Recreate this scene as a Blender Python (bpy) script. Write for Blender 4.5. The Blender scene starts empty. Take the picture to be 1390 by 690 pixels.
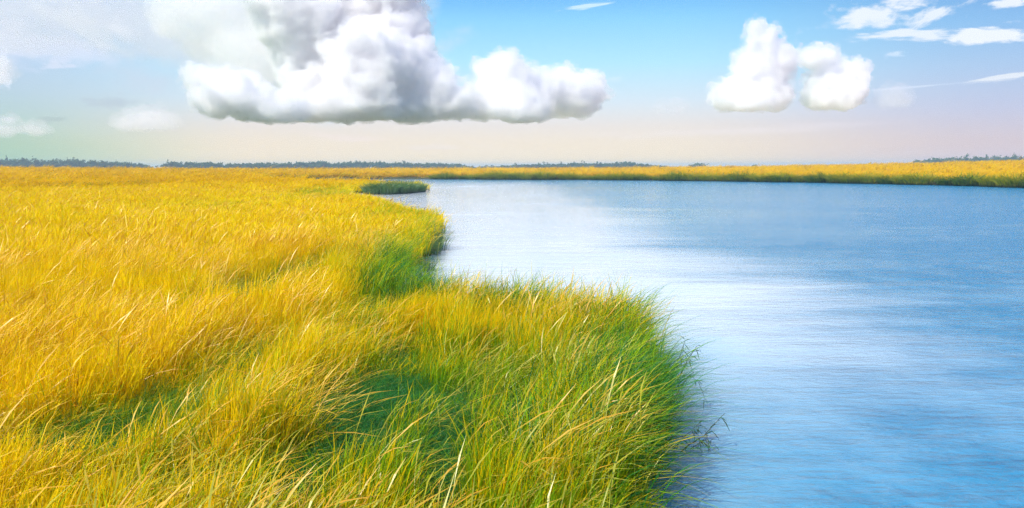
import bpy, math, random
import numpy as np
from mathutils import Vector, Matrix

random.seed(7)
R = np.random.default_rng(11)
scene = bpy.context.scene
col = scene.collection
rad = math.radians

# ------------------------------------------------------------------ camera
CAM_H, PITCH, ROLL, FPX = 4.0, 6.2, 0.15, 1091.0      # FPX: focal length in pixels of a 1390 px wide frame
cam = bpy.data.objects.new('camera', bpy.data.cameras.new('camera'))
col.objects.link(cam)
cam.data.sensor_width = 36.0
cam.data.lens = 36.0 * FPX / 1390.0
cam.data.clip_start = 0.1
cam.data.clip_end = 60000.0
cam.location = (0, 0, CAM_H)
cam.matrix_world = Matrix.Translation((0, 0, CAM_H)) @ Matrix.Rotation(rad(90 - PITCH), 4, 'X') @ Matrix.Rotation(rad(-ROLL), 4, 'Z')
scene.camera = cam
CM = cam.matrix_world.to_3x3()


def ray(px, py):
    return (CM @ Vector(((px - 695) / FPX, -(py - 345) / FPX, -1.0)))


def ground(px, py, z=0.0):
    d = ray(px, py)
    k = (z - CAM_H) / d.z
    return d.x * k, d.y * k


def sky_pt(px, py, y=6000.0):
    d = ray(px, py)
    k = y / d.y
    return Vector((d.x * k, y, CAM_H + d.z * k))


# ------------------------------------------------------------------ exposure
scene.view_settings.view_transform = 'Standard'
scene.view_settings.look = 'None'
scene.view_settings.exposure = 0.2
scene.view_settings.gamma = 1.0
scene.render.film_transparent = False
scene.cycles.max_bounces = 32
scene.cycles.diffuse_bounces = 3
scene.cycles.glossy_bounces = 3
scene.cycles.transparent_max_bounces = 8
scene.cycles.volume_bounces = 32
scene.cycles.adaptive_threshold = 0.04
scene.cycles.denoising_prefilter = 'FAST'
scene.cycles.sample_clamp_indirect = 6.0

SUN_AZ, SUN_EL = -142.0, 47.0      # degrees, azimuth from the view direction (+Y) towards +X


# ------------------------------------------------------------------ node helpers
class NT:
    def __init__(self, tree):
        self.t = tree
        tree.nodes.clear()

    def n(self, kind, **kw):
        nd = self.t.nodes.new(kind)
        for k, v in kw.items():
            setattr(nd, k, v)
        return nd

    def put(self, sock, v):
        if isinstance(v, bpy.types.NodeSocket):
            self.t.links.new(v, sock)
        elif v is not None:
            if isinstance(v, (tuple, list)) and len(v) == 3 and sock.type == 'RGBA':
                v = (*v, 1)
            sock.default_value = v

    def m(self, op, a, b=None, c=None, clamp=False):
        nd = self.n('ShaderNodeMath', operation=op, use_clamp=clamp)
        for i, v in enumerate((a, b, c)):
            if v is not None:
                self.put(nd.inputs[i], v)
        return nd.outputs[0]

    def v(self, op, a, b=None, out=0, scale=None):
        nd = self.n('ShaderNodeVectorMath', operation=op)
        self.put(nd.inputs[0], a)
        if b is not None:
            self.put(nd.inputs[1], b)
        if scale is not None:
            self.put(nd.inputs['Scale'], scale)
        return nd.outputs['Value' if out else 'Vector']

    def xyz(self, x, y, z):
        nd = self.n('ShaderNodeCombineXYZ')
        for i, v in enumerate((x, y, z)):
            self.put(nd.inputs[i], v)
        return nd.outputs[0]

    def noise(self, vec, scale, detail=4, rough=0.5, dist=0.0, col=False, dims='3D'):
        nd = self.n('ShaderNodeTexNoise', noise_dimensions=dims)
        self.put(nd.inputs['Vector'], vec)
        nd.inputs['Scale'].default_value = scale
        nd.inputs['Detail'].default_value = detail
        nd.inputs['Roughness'].default_value = rough
        nd.inputs['Distortion'].default_value = dist
        return nd.outputs['Color' if col else 'Fac']

    def ramp(self, fac, stops, interp='LINEAR'):
        nd = self.n('ShaderNodeValToRGB')
        cr = nd.color_ramp
        cr.interpolation = interp
        while len(cr.elements) < len(stops):
            cr.elements.new(0.5)
        for e, (p, c) in zip(cr.elements, sorted(stops, key=lambda s: s[0])):
            e.position = p
            e.color = (*c, 1) if not isinstance(c, float) else (c, c, c, 1)
        self.put(nd.inputs[0], fac)
        return nd.outputs[0]

    def mix(self, f, a, b, blend='MIX'):
        nd = self.n('ShaderNodeMix', data_type='RGBA', blend_type=blend)
        self.put(nd.inputs[0], f)
        self.put(nd.inputs[6], a)
        self.put(nd.inputs[7], b)
        return nd.outputs[2]

    def smooth(self, x, lo, hi):
        nd = self.n('ShaderNodeMapRange', interpolation_type='SMOOTHSTEP')
        self.put(nd.inputs[0], x)
        nd.inputs[1].default_value = lo
        nd.inputs[2].default_value = hi
        return nd.outputs[0]


def lin(*c):
    return tuple(((v / 255) / 12.92 if v / 255 <= 0.04045 else ((v / 255 + 0.055) / 1.055) ** 2.4) for v in c)


# ------------------------------------------------------------------ world
world = bpy.data.worlds.new('World')
scene.world = world
world.use_nodes = True
w = NT(world.node_tree)
dirv = w.n('ShaderNodeTexCoord').outputs['Generated']
sep = w.n('ShaderNodeSeparateXYZ')
w.put(sep.inputs[0], dirv)
dx, dy, dz = sep.outputs
hyp = w.m('SQRT', w.m('ADD', w.m('MULTIPLY', dx, dx), w.m('MULTIPLY', dy, dy)))
sx = w.m('DIVIDE', dx, w.m('MAXIMUM', hyp, 1e-4))                     # sine of the azimuth
elev = w.m('ARCTAN2', dz, hyp)
az = w.m('ARCTAN2', dx, dy)
A = w.m('MULTIPLY', az, FPX)                                          # sky angles in 1/1091 rad
E = w.m('MULTIPLY', elev, FPX)
f_el = w.m('DIVIDE', elev, rad(90), clamp=True)
e = lambda y: max(0.0, math.atan((226.5 - y) / FPX) / rad(90))         # rough elevation of a picture row
g_left = w.ramp(f_el, [(0.0, lin(152, 194, 150)), (e(212), lin(158, 196, 160)), (e(180), lin(174, 203, 196)), (e(140), lin(178, 203, 218)),
                       (e(90), lin(178, 202, 234)), (e(30), lin(176, 198, 226)), (0.2, lin(140, 180, 228)), (0.45, lin(88, 145, 215)), (1, lin(55, 108, 190))])
g_mid = w.ramp(f_el, [(0.0, lin(255, 230, 180)), (e(205), lin(240, 225, 200)), (e(172), lin(226, 220, 216)), (e(140), lin(208, 224, 236)),
                      (e(90), lin(174, 224, 246)), (e(35), lin(140, 206, 246)), (e(0), lin(108, 180, 240)), (0.2, lin(78, 150, 226)), (0.45, lin(56, 120, 205)), (1, lin(42, 92, 182))])
g_right = w.ramp(f_el, [(0.0, lin(214, 192, 194)), (e(200), lin(206, 191, 199)), (e(160), lin(186, 192, 218)), (e(110), lin(164, 192, 226)),
                        (e(60), lin(134, 182, 228)), (e(10), lin(104, 156, 214)), (0.2, lin(72, 132, 208)), (0.45, lin(50, 108, 194)), (1, lin(42, 88, 180))])
s_of = lambda px: math.sin(math.atan((px - 695) / FPX))
grad = w.mix(w.smooth(sx, s_of(-60), s_of(360)), g_left, g_mid)
grad = w.mix(w.smooth(sx, s_of(880), s_of(1430)), grad, g_right)
nish = w.n('ShaderNodeTexSky', sky_type='NISHITA', sun_disc=False, sun_elevation=rad(SUN_EL), sun_rotation=rad(SUN_AZ))
nishc = w.v('SCALE', nish.outputs[0], scale=0.1)
base = w.mix(0.05, grad, nishc)


def veil(colr, cx, cy, rx, ry, rot, colour, amt, nsx, nsy, lo, hi, seed, base_in):
    """a soft thin cloud sheet round a sky direction"""
    d = ray(cx, cy)
    a0, e0 = math.atan2(d.x, d.y) * FPX, math.atan2(d.z, math.hypot(d.x, d.y)) * FPX
    u, v_ = w.m('SUBTRACT', A, a0), w.m('SUBTRACT', E, e0)
    c, s = math.cos(rad(rot)), math.sin(rad(rot))
    ur = w.m('ADD', w.m('MULTIPLY', u, c), w.m('MULTIPLY', v_, s))
    vr = w.m('ADD', w.m('MULTIPLY', u, -s), w.m('MULTIPLY', v_, c))
    p = w.xyz(w.m('DIVIDE', ur, rx), w.m('DIVIDE', vr, ry), 0.0)
    L = w.v('LENGTH', p, out=1)
    nz = w.noise(w.xyz(w.m('DIVIDE', ur, nsx), w.m('DIVIDE', vr, nsy), float(seed)), 1.0, 7, 0.58, 0.25)
    dens = w.m('ADD', w.m('SUBTRACT', 1.0, L), w.m('MULTIPLY', w.m('SUBTRACT', nz, 0.5), 2.6))
    return w.mix(w.m('MULTIPLY', w.smooth(dens, lo, hi), amt), base_in, colour)


W1, W2, G1 = lin(232, 238, 246), lin(246, 248, 250), lin(196, 206, 222)
veils = [
    (150, 30, 260, 80, 0, lin(198, 210, 226), .92, 120, 60, 0.0, 1.0, 1),
    (60, 62, 110, 24, -4, lin(216, 224, 242), .7, 60, 24, 0.0, .7, 2),
    (105, 30, 80, 26, -32, lin(222, 230, 236), .55, 50, 26, 0.1, .8, 3),
    (165, 40, 30, 12, -30, lin(226, 234, 246), .6, 30, 12, 0.1, .8, 4),
    (300, 50, 120, 90, -30, lin(196, 214, 230), .85, 110, 70, -.1, .8, 5),
    (330, 20, 90, 22, -50, lin(152, 186, 212), .8, 70, 30, 0.0, .8, 6),
    (420, 40, 150, 90, 0, lin(196, 218, 232), .95, 90, 60, -.3, .5, 7),
    (80, 88, 24, 10, 0, lin(214, 222, 240), .7, 20, 10, 0.2, .8, 8),
    (150, 140, 50, 14, 0, lin(178, 192, 206), .55, 30, 10, 0.2, .8, 10),
    (70, 163, 22, 6, 0, lin(172, 190, 192), .7, 16, 6, 0.2, .8, 11),
    (12, 163, 12, 5, 0, lin(206, 216, 224), .7, 12, 6, 0.2, .7, 13),
    (-2, 95, 16, 26, 0, lin(222, 232, 246), .85, 16, 16, 0.1, .6, 14),
    (1190, 18, 80, 24, 2, W1, .9, 40, 20, 0.25, .85, 15),
    (1270, 14, 46, 15, 18, W1, .85, 34, 16, 0.25, .85, 16),
    (1225, 48, 90, 9, -2, W1, .85, 50, 9, 0.2, .8, 17),
    (1340, 46, 56, 15, -3, W1, .95, 46, 18, 0.15, .6, 18),
    (1370, 3, 34, 10, 0, W1, .9, 30, 12, 0.15, .7, 19),
    (1210, 74, 20, 6, 0, lin(216, 230, 246), .6, 16, 6, 0.25, 1., 20),
    (1350, 107, 48, 5, 5, lin(226, 232, 240), .85, 46, 6, 0.1, .7, 21),
    (1250, 117, 70, 2.6, 3, lin(214, 226, 242), .6, 60, 5, 0.1, .9, 22),
    (795, 8, 46, 5, 6, lin(206, 232, 248), .85, 40, 5, 0.1, .8, 24),
    (830, 108, 20, 5, 8, lin(210, 230, 246), .5, 20, 5, 0.1, .9, 25),
    (980, 178, 280, 10, 1, lin(232, 226, 230), .4, 160, 12, 0.2, 1.2, 27),
    (610, 200, 110, 10, 0, lin(232, 224, 224), .5, 70, 8, 0.2, 1.2, 28),
    (470, 187, 90, 8, -3, lin(236, 224, 224), .5, 70, 8, 0.2, 1.1, 29),
]
sky_c = base
for q in veils:
    sky_c = veil(None, *q, sky_c)
# beyond the frame the broken cloud goes on overhead and round the back
pd = w.v('DIVIDE', dirv, w.xyz(w.m('MAXIMUM', dz, .06), w.m('MAXIMUM', dz, .06), w.m('MAXIMUM', dz, .06)))
hi_n = w.noise(pd, 0.55, 7, 0.55, 0.2)
hi_f = w.m('MULTIPLY', w.smooth(hi_n, .5, .66), w.smooth(elev, rad(14.5), rad(24)))
sky_c = w.mix(w.m('MULTIPLY', hi_f, .85), sky_c, lin(228, 236, 246))
bg = w.n('ShaderNodeBackground')
w.put(bg.inputs[0], sky_c)
bg.inputs[1].default_value = 1.0
w.t.links.new(bg.outputs[0], w.n('ShaderNodeOutputWorld').inputs[0])
world.cycles.sampling_method = 'MANUAL'
world.cycles.sample_map_resolution = 512

# ------------------------------------------------------------------ sun
sun = bpy.data.objects.new('sun', bpy.data.lights.new('sun', 'SUN'))
col.objects.link(sun)
sun.data.energy = 4.4
sun.data.angle = rad(0.53)
sun.data.color = (1.0, 0.93, 0.80)
to_sun = Vector((math.sin(rad(SUN_AZ)) * math.cos(rad(SUN_EL)), math.cos(rad(SUN_AZ)) * math.cos(rad(SUN_EL)), math.sin(rad(SUN_EL))))
sun.rotation_euler = to_sun.to_track_quat('Z', 'Y').to_euler()


# ------------------------------------------------------------------ numpy noise
def _hash(ix, iy, iz):
    h = (ix.astype(np.int64) * 374761393 + iy.astype(np.int64) * 668265263 + iz.astype(np.int64) * 2147483647) & 0xFFFFFFFF
    h = ((h ^ (h >> 13)) * 1274126177) & 0xFFFFFFFF
    h = (h ^ (h >> 16)) & 0xFFFFFFFF
    return h / 4294967295.0


def vnoise(p):
    """value noise in 0..1 for an (n, 3) array"""
    i = np.floor(p)
    f = p - i
    f = f * f * f * (f * (f * 6 - 15) + 10)
    i = i.astype(np.int64)
    out = 0
    for a in (0, 1):
        for b in (0, 1):
            for c in (0, 1):
                wgt = (f[:, 0] if a else 1 - f[:, 0]) * (f[:, 1] if b else 1 - f[:, 1]) * (f[:, 2] if c else 1 - f[:, 2])
                out = out + wgt * _hash(i[:, 0] + a, i[:, 1] + b, i[:, 2] + c)
    return out


def fbm(p, oct=4, rough=0.5, billow=False):
    s, a, tot = 0, 1.0, 0
    for k in range(oct):
        v = vnoise(p * 2.0 ** k + 17.3 * k)
        if billow:
            v = 1 - np.abs(2 * v - 1)
            v = v * v
        s = s + a * v
        tot += a
        a *= rough
    return s / tot


def fbm2(x, y, sc, oct=4, seed=0.0):
    p = np.stack([np.asarray(x) / sc, np.asarray(y) / sc, np.full(np.shape(x), seed + 0.37)], -1).reshape(-1, 3)
    return fbm(p, oct).reshape(np.shape(x))


def ss(x, a, b):
    t = np.clip((x - a) / (b - a), 0, 1)
    return t * t * (3 - 2 * t)


# ------------------------------------------------------------------ mesh helpers
def make_mesh(name, verts, faces, uv=None, smooth=False, mat=None):
    """faces: (n, k) integer array; uv: (nverts, 2), read per corner"""
    me = bpy.data.meshes.new(name)
    faces = np.asarray(faces, dtype=np.int32)
    n, k = faces.shape
    me.vertices.add(len(verts))
    me.vertices.foreach_set('co', np.asarray(verts, dtype=np.float32).ravel())
    me.loops.add(n * k)
    me.loops.foreach_set('vertex_index', faces.ravel())
    me.polygons.add(n)
    me.polygons.foreach_set('loop_start', np.arange(0, n * k, k, dtype=np.int32))
    if uv is not None:
        lay = me.uv_layers.new(name='UVMap')
        lay.data.foreach_set('uv', np.asarray(uv, dtype=np.float32)[faces.ravel()].ravel())
    if mat is not None:
        me.materials.append(mat)
    me.update(calc_edges=True)
    me.polygons.foreach_set('use_smooth', np.full(n, smooth))
    return me


def link(name, data, parent=None, **props):
    o = bpy.data.objects.new(name, data)
    col.objects.link(o)
    if parent is not None:
        o.parent = parent
    for k, v in props.items():
        o[k] = v
    return o


# ------------------------------------------------------------------ materials
def material(name):
    m = bpy.data.materials.new(name)
    m.use_nodes = True
    return m, NT(m.node_tree)


def grass_material(name, gold_a, gold_b, green_a, green_b, base_dark, noise_sc=0.12, gloss=0.006, trans=0.35, attr=True):
    m, t = material(name)
    uvn = t.n('ShaderNodeUVMap')
    sp = t.n('ShaderNodeSeparateXYZ')
    t.put(sp.inputs[0], uvn.outputs[0])
    rnd, along = sp.outputs[0], sp.outputs[1]
    pos = t.n('ShaderNodeNewGeometry').outputs['Position']
    nz = t.noise(pos, noise_sc, 5, 0.6)
    nz2 = t.noise(pos, noise_sc * 9, 2, 0.5)
    gold = t.mix(rnd, gold_a, gold_b)
    green = t.mix(rnd, green_a, green_b)
    if attr:
        a = t.n('ShaderNodeAttribute', attribute_type='INSTANCER', attribute_name='green').outputs['Fac']
    else:
        a = t.n('ShaderNodeAttribute', attribute_type='OBJECT', attribute_name='greenness').outputs['Fac']
    # greener patches, greener towards the foot of each blade
    g = t.m('ADD', a, t.m('MULTIPLY', t.m('SUBTRACT', nz, 0.5), 1.3))
    g = t.m('ADD', g, t.m('MULTIPLY', t.m('SUBTRACT', rnd, 0.5), 1.0))
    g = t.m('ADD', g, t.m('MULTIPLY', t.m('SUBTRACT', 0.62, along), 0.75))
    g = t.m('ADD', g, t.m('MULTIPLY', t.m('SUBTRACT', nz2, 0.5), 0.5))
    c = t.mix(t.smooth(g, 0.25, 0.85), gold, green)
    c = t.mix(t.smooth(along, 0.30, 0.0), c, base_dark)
    d = t.n('ShaderNodeBsdfDiffuse')
    t.put(d.inputs[0], c)
    tr = t.n('ShaderNodeBsdfTranslucent')
    t.put(tr.inputs[0], c)
    mx = t.n('ShaderNodeMixShader')
    mx.inputs[0].default_value = trans
    t.t.links.new(d.outputs[0], mx.inputs[1])
    t.t.links.new(tr.outputs[0], mx.inputs[2])
    gl = t.n('ShaderNodeBsdfAnisotropic' if False else 'ShaderNodeBsdfGlossy')
    gl.inputs['Roughness'].default_value = 0.42
    gl.inputs['Color'].default_value = (1, .97, .86, 1)
    m2 = t.n('ShaderNodeMixShader')
    m2.inputs[0].default_value = gloss
    t.t.links.new(mx.outputs[0], m2.inputs[1])
    t.t.links.new(gl.outputs[0], m2.inputs[2])
    t.t.links.new(m2.outputs[0], t.n('ShaderNodeOutputMaterial').inputs[0])
    return m


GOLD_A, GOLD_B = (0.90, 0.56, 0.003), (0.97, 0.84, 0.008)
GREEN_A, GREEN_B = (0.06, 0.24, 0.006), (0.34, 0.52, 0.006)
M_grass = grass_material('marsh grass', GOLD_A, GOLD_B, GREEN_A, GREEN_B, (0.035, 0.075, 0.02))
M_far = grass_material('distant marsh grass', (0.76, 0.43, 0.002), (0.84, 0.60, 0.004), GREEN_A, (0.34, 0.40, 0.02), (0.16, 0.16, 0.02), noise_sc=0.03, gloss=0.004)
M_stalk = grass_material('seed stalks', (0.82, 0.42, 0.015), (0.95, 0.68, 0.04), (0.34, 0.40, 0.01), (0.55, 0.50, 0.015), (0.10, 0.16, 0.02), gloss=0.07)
M_green = grass_material('shaded green grass', (0.14, 0.34, 0.01), (0.34, 0.46, 0.01), (0.012, 0.13, 0.022), (0.06, 0.30, 0.04), (0.006, 0.04, 0.012), gloss=0.025)  # green of the hollow grass, with the hollows' shade darkened into it
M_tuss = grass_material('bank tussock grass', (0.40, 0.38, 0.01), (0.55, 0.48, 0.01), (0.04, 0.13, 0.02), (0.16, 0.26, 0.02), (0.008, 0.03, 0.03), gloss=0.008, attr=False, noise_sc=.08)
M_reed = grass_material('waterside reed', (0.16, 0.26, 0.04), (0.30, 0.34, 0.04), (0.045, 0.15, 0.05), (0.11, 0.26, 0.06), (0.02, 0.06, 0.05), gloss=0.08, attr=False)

# ------------------------------------------------------------------ the shore
near_shore = [(-.2, -60), (-.2, -5), (.1, 5), (1.3, 9.3), (1.85, 10.9), (2.15, 12.6), (2.3, 14.6), (2.05, 16.5), (0.5, 18.1), (-1.3, 19.4),
              (-3.2, 22), (-3.8, 26.5), (-4.3, 31), (-4.2, 37), (-4.4, 44), (-5.4, 53), (-8.0, 62), (-12.8, 74), (-18.5, 92), (-24, 112),
              (-23, 124), (-17, 127), (-14.6, 131), (-15.2, 139), (-22, 150), (-40, 165), (-60, 200), (-75, 245), (-62, 266)]
far_shore = [(-30, 264), (-15, 257), (1, 249), (17, 243), (33, 235), (46, 224), (58.6, 210), (72, 194), (81.5, 176), (89, 161), (92, 144), (95, 118), (99, 70), (104, 0), (108, -60)]
poly = np.array(near_shore + far_shore, dtype=float)


def river_dist(x, y):
    """signed distance to the river outline: negative on water"""
    x, y = np.asarray(x, float), np.asarray(y, float)
    shp = x.shape
    x, y = x.ravel(), y.ravel()
    # ragged edge, finer close to the camera
    rr = np.hypot(x, y)
    amp = np.clip(rr * 0.03, 0.35, 2.5)
    sc = np.clip(rr * 0.07, 0.9, 9.0)
    lv = np.floor(np.log2(sc))
    sq = 2.0 ** lv
    nx = vnoise(np.stack([x / sq, y / sq, lv * 3 + 1.5], -1)) - .5
    ny = vnoise(np.stack([x / sq + 31, y / sq + 7, lv * 3 + 1.5], -1)) - .5
    x = x + nx * amp
    y = y + ny * amp
    d2 = np.full(x.shape, 1e12)
    inside = np.zeros(x.shape, bool)
    n = len(poly)
    for k in range(n):
        x0, y0 = poly[k]
        x1, y1 = poly[(k + 1) % n]
        ex, ey = x1 - x0, y1 - y0
        tt = np.clip(((x - x0) * ex + (y - y0) * ey) / (ex * ex + ey * ey), 0, 1)
        d2 = np.minimum(d2, (x - x0 - tt * ex) ** 2 + (y - y0 - tt * ey) ** 2)
        cross = ((y0 > y) != (y1 > y)) & (x < (x1 - x0) * (y - y0) / (y1 - y0 + 1e-12) + x0)
        inside ^= cross
    d = np.sqrt(d2)
    return np.where(inside, -d, d).reshape(shp)


MARSH_END = 600.0
s_k = [-5, -.64, -.45, -.27, 0, .14, .28, .46, .63, 5]
z_k = [1.9, 1.9, .9, .25, .2, .3, 1.0, 2.5, 4.5, 4.5]


def marsh_z(x, y, d):
    """height of the marsh floor above the water"""
    r = np.hypot(x, y)
    s = x / np.maximum(y, 1.0)
    rise = np.interp(s, s_k, z_k) * ss(r, 120, 640)
    und = (fbm2(x, y, 7.0, 3, 3.0) - .5) * 0.35
    land = 0.12 + 0.22 * ss(d, 0.0, 3.0) + und * ss(d, 0, 4) + rise
    land = land + 0.35 * ss(r, 100, 200)
    bed = -1.3 * ss(-d, 0.0, 2.5) - 0.05
    z = np.where(d > 0, land, bed)
    # past the marsh a broad shallow flat, then the wooded shore
    z = np.where(r > MARSH_END, z * (1 - ss(r, MARSH_END, MARSH_END + 25)) - 0.6 * ss(r, MARSH_END, MARSH_END + 25), z)
    z = z + 1.0 * ss(r, 1120, 1190)
    return z


# ------------------------------------------------------------------ ground sheet (polar grid, reaching the horizon)
radii = np.concatenate([np.linspace(0.5, 30, 90), 30 * (700 / 30) ** np.linspace(0.01, 1, 170), 700 * (6300 / 700) ** np.linspace(0.03, 1, 40)])
ang = np.concatenate([np.linspace(-48, 48, 361), np.linspace(54, 306, 43)])
TH, RR = np.meshgrid(np.radians(ang), radii, indexing='ij')
gx, gy = np.sin(TH) * RR, np.cos(TH) * RR
gd = river_dist(gx, gy)
gz = marsh_z(gx, gy, gd)
na, nr = gx.shape
idx = np.arange(na * nr).reshape(na, nr)
nxt = np.roll(idx, -1, axis=0)
gf = np.stack([idx[:, :-1], nxt[:, :-1], nxt[:, 1:], idx[:, 1:]], -1).reshape(-1, 4)
gf = gf[:, ::-1]
gv = np.stack([gx, gy, gz], -1).reshape(-1, 3)
gv = np.vstack([gv, [[0, 0, 0.3]]])
cap = np.array([[idx[k, 0], idx[(k + 1) % na, 0], na * nr, na * nr] for k in range(na)])

M_ground, t = material('marsh mud and litter')
pos = t.n('ShaderNodeNewGeometry').outputs['Position']
sp = t.n('ShaderNodeSeparateXYZ')
t.put(sp.inputs[0], pos)
dist = t.v('LENGTH', t.xyz(sp.outputs[0], sp.outputs[1], 0.0), out=1)
n1 = t.noise(pos, 1.6, 6, 0.6)
n2 = t.noise(pos, 0.02, 6, 0.6)
mud = t.mix(n1, (0.03, 0.045, 0.02), (0.10, 0.10, 0.04))
straw = t.mix(t.smooth(n2, .35, .65), (0.60, 0.36, 0.01), (0.44, 0.36, 0.012))
shore = t.n('ShaderNodeAttribute', attribute_type='GEOMETRY', attribute_name='shore').outputs['Fac']
cg = t.mix(t.m('MULTIPLY', t.smooth(dist, 60, 180), t.smooth(shore, 2.0, 5.0)), mud, straw)
cg = t.mix(t.smooth(dist, 1050, 1150), cg, (0.08, 0.12, 0.05))
b = t.n('ShaderNodeBsdfPrincipled')
t.put(b.inputs['Base Color'], cg)
b.inputs['Roughness'].default_value = 0.9
bp = t.n('ShaderNodeBump')
bp.inputs['Strength'].default_value = 0.7
bp.inputs['Distance'].default_value = 0.08
t.put(bp.inputs['Height'], t.noise(pos, 6, 4, .6))
t.t.links.new(bp.outputs[0], b.inputs['Normal'])
t.t.links.new(b.outputs[0], t.n('ShaderNodeOutputMaterial').inputs[0])
gme = make_mesh('marsh_ground', gv, gf, smooth=True, mat=M_ground)
ga = gme.attributes.new('shore', 'FLOAT', 'POINT')
ga.data.foreach_set('value', np.append(np.clip(gd, -5, 30).ravel(), 5.0).astype(np.float32))
link('marsh_ground', gme, kind='structure', label='muddy floor of the marsh under the grass')

# ------------------------------------------------------------------ water
M_water, t = material('river water')
pos = t.n('ShaderNodeNewGeometry').outputs['Position']
sp = t.n('ShaderNodeSeparateXYZ')
t.put(sp.inputs[0], pos)
X, Y = sp.outputs[0], sp.outputs[1]
dist = t.v('LENGTH', t.xyz(X, Y, 0.0), out=1)
# breeze: more on the right hand reach, in long streaks, a calm slick in the middle
az_t = t.m('DIVIDE', X, t.m('MAXIMUM', Y, 1.0))
streak = t.noise(t.xyz(t.m('MULTIPLY', X, .035), t.m('MULTIPLY', Y, .11), 2.0), 1.0, 5, .6)
paws = t.noise(t.xyz(t.m('MULTIPLY', X, .12), t.m('MULTIPLY', Y, .55), 7.0), 1.0, 4, .65)
breeze = t.m('ADD', t.smooth(az_t, -.02, .60), t.m('MULTIPLY', t.m('SUBTRACT', streak, .5), 1.6))
paws2 = t.noise(t.xyz(t.m('MULTIPLY', X, .55), t.m('MULTIPLY', Y, .42), 3.0), 1.0, 4, .7)
breeze = t.m('ADD', breeze, t.m('MULTIPLY', t.m('SUBTRACT', paws, .5), 1.1))
breeze = t.m('ADD', breeze, t.m('MULTIPLY', t.m('MULTIPLY', t.m('SUBTRACT', paws2, .5), 1.7), t.smooth(az_t, .1, .5)))
breeze = t.m('ADD', breeze, t.m('MULTIPLY', t.smooth(Y, 90, 200), .30))
breeze = t.m('SUBTRACT', breeze, t.m('MULTIPLY', t.smooth(Y, 45, 12), .30))
breeze = t.m('ADD', breeze, 0.0, clamp=True)
rip1 = t.noise(t.xyz(t.m('MULTIPLY', X, 1.0), t.m('MULTIPLY', Y, 2.4), 0.0), 2.2, 5, .62, .3)
rip2 = t.noise(t.xyz(t.m('MULTIPLY', X, .35), t.m('MULTIPLY', Y, 1.1), 5.0), 1.0, 3, .5)
hgt = t.m('ADD', t.m('MULTIPLY', rip1, .13), t.m('MULTIPLY', rip2, .22))
bp = t.n('ShaderNodeBump')
t.put(bp.inputs['Strength'], t.m('ADD', t.m('MULTIPLY', breeze, .95), .16, clamp=True))
bp.inputs['Distance'].default_value = 1.0
t.put(bp.inputs['Height'], hgt)
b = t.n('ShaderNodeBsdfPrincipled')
# white cloud reflection painted into the base colour down the calm middle
cloud_sheen = t.m('MULTIPLY', t.m('MULTIPLY', t.smooth(t.m('ADD', X, t.m('MULTIPLY', t.m('SUBTRACT', t.m('ADD', streak, t.m('MULTIPLY', paws, .5)), .75), 12)), 13, 4), t.smooth(Y, 9, 25)), t.smooth(Y, 240, 150))
t.put(b.inputs['Base Color'], t.mix(t.m('MULTIPLY', cloud_sheen, .9), t.mix(breeze, (0.17, 0.44, 0.62), (0.022, 0.25, 0.45)), (0.88, 0.93, 0.95)))
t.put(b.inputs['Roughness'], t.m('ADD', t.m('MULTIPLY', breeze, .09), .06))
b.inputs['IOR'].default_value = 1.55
t.put(b.inputs['Specular IOR Level'], t.m('SUBTRACT', t.m('SUBTRACT', .62, t.m('MULTIPLY', breeze, .48)), t.m('MULTIPLY', cloud_sheen, .42), clamp=True))
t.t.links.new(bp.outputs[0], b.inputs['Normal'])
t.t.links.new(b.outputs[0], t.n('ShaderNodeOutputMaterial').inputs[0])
wn = 24
wr = np.concatenate([[1.0], 5 * (6300 / 5) ** np.linspace(0, 1, 40)])
wa = np.radians(np.arange(0, 360, 10))
WT, WR = np.meshgrid(wa, wr, indexing='ij')
wv = np.stack([np.sin(WT) * WR, np.cos(WT) * WR, np.zeros_like(WT)], -1).reshape(-1, 3)
wi = np.arange(len(wv)).reshape(WT.shape)
wnx = np.roll(wi, -1, axis=0)
wf = np.stack([wi[:, 1:], wnx[:, 1:], wnx[:, :-1], wi[:, :-1]], -1).reshape(-1, 4)
link('river_water', make_mesh('river_water', wv, wf, smooth=True, mat=M_water), kind='structure', label='wide calm blue tidal river between the grass banks')


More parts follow.
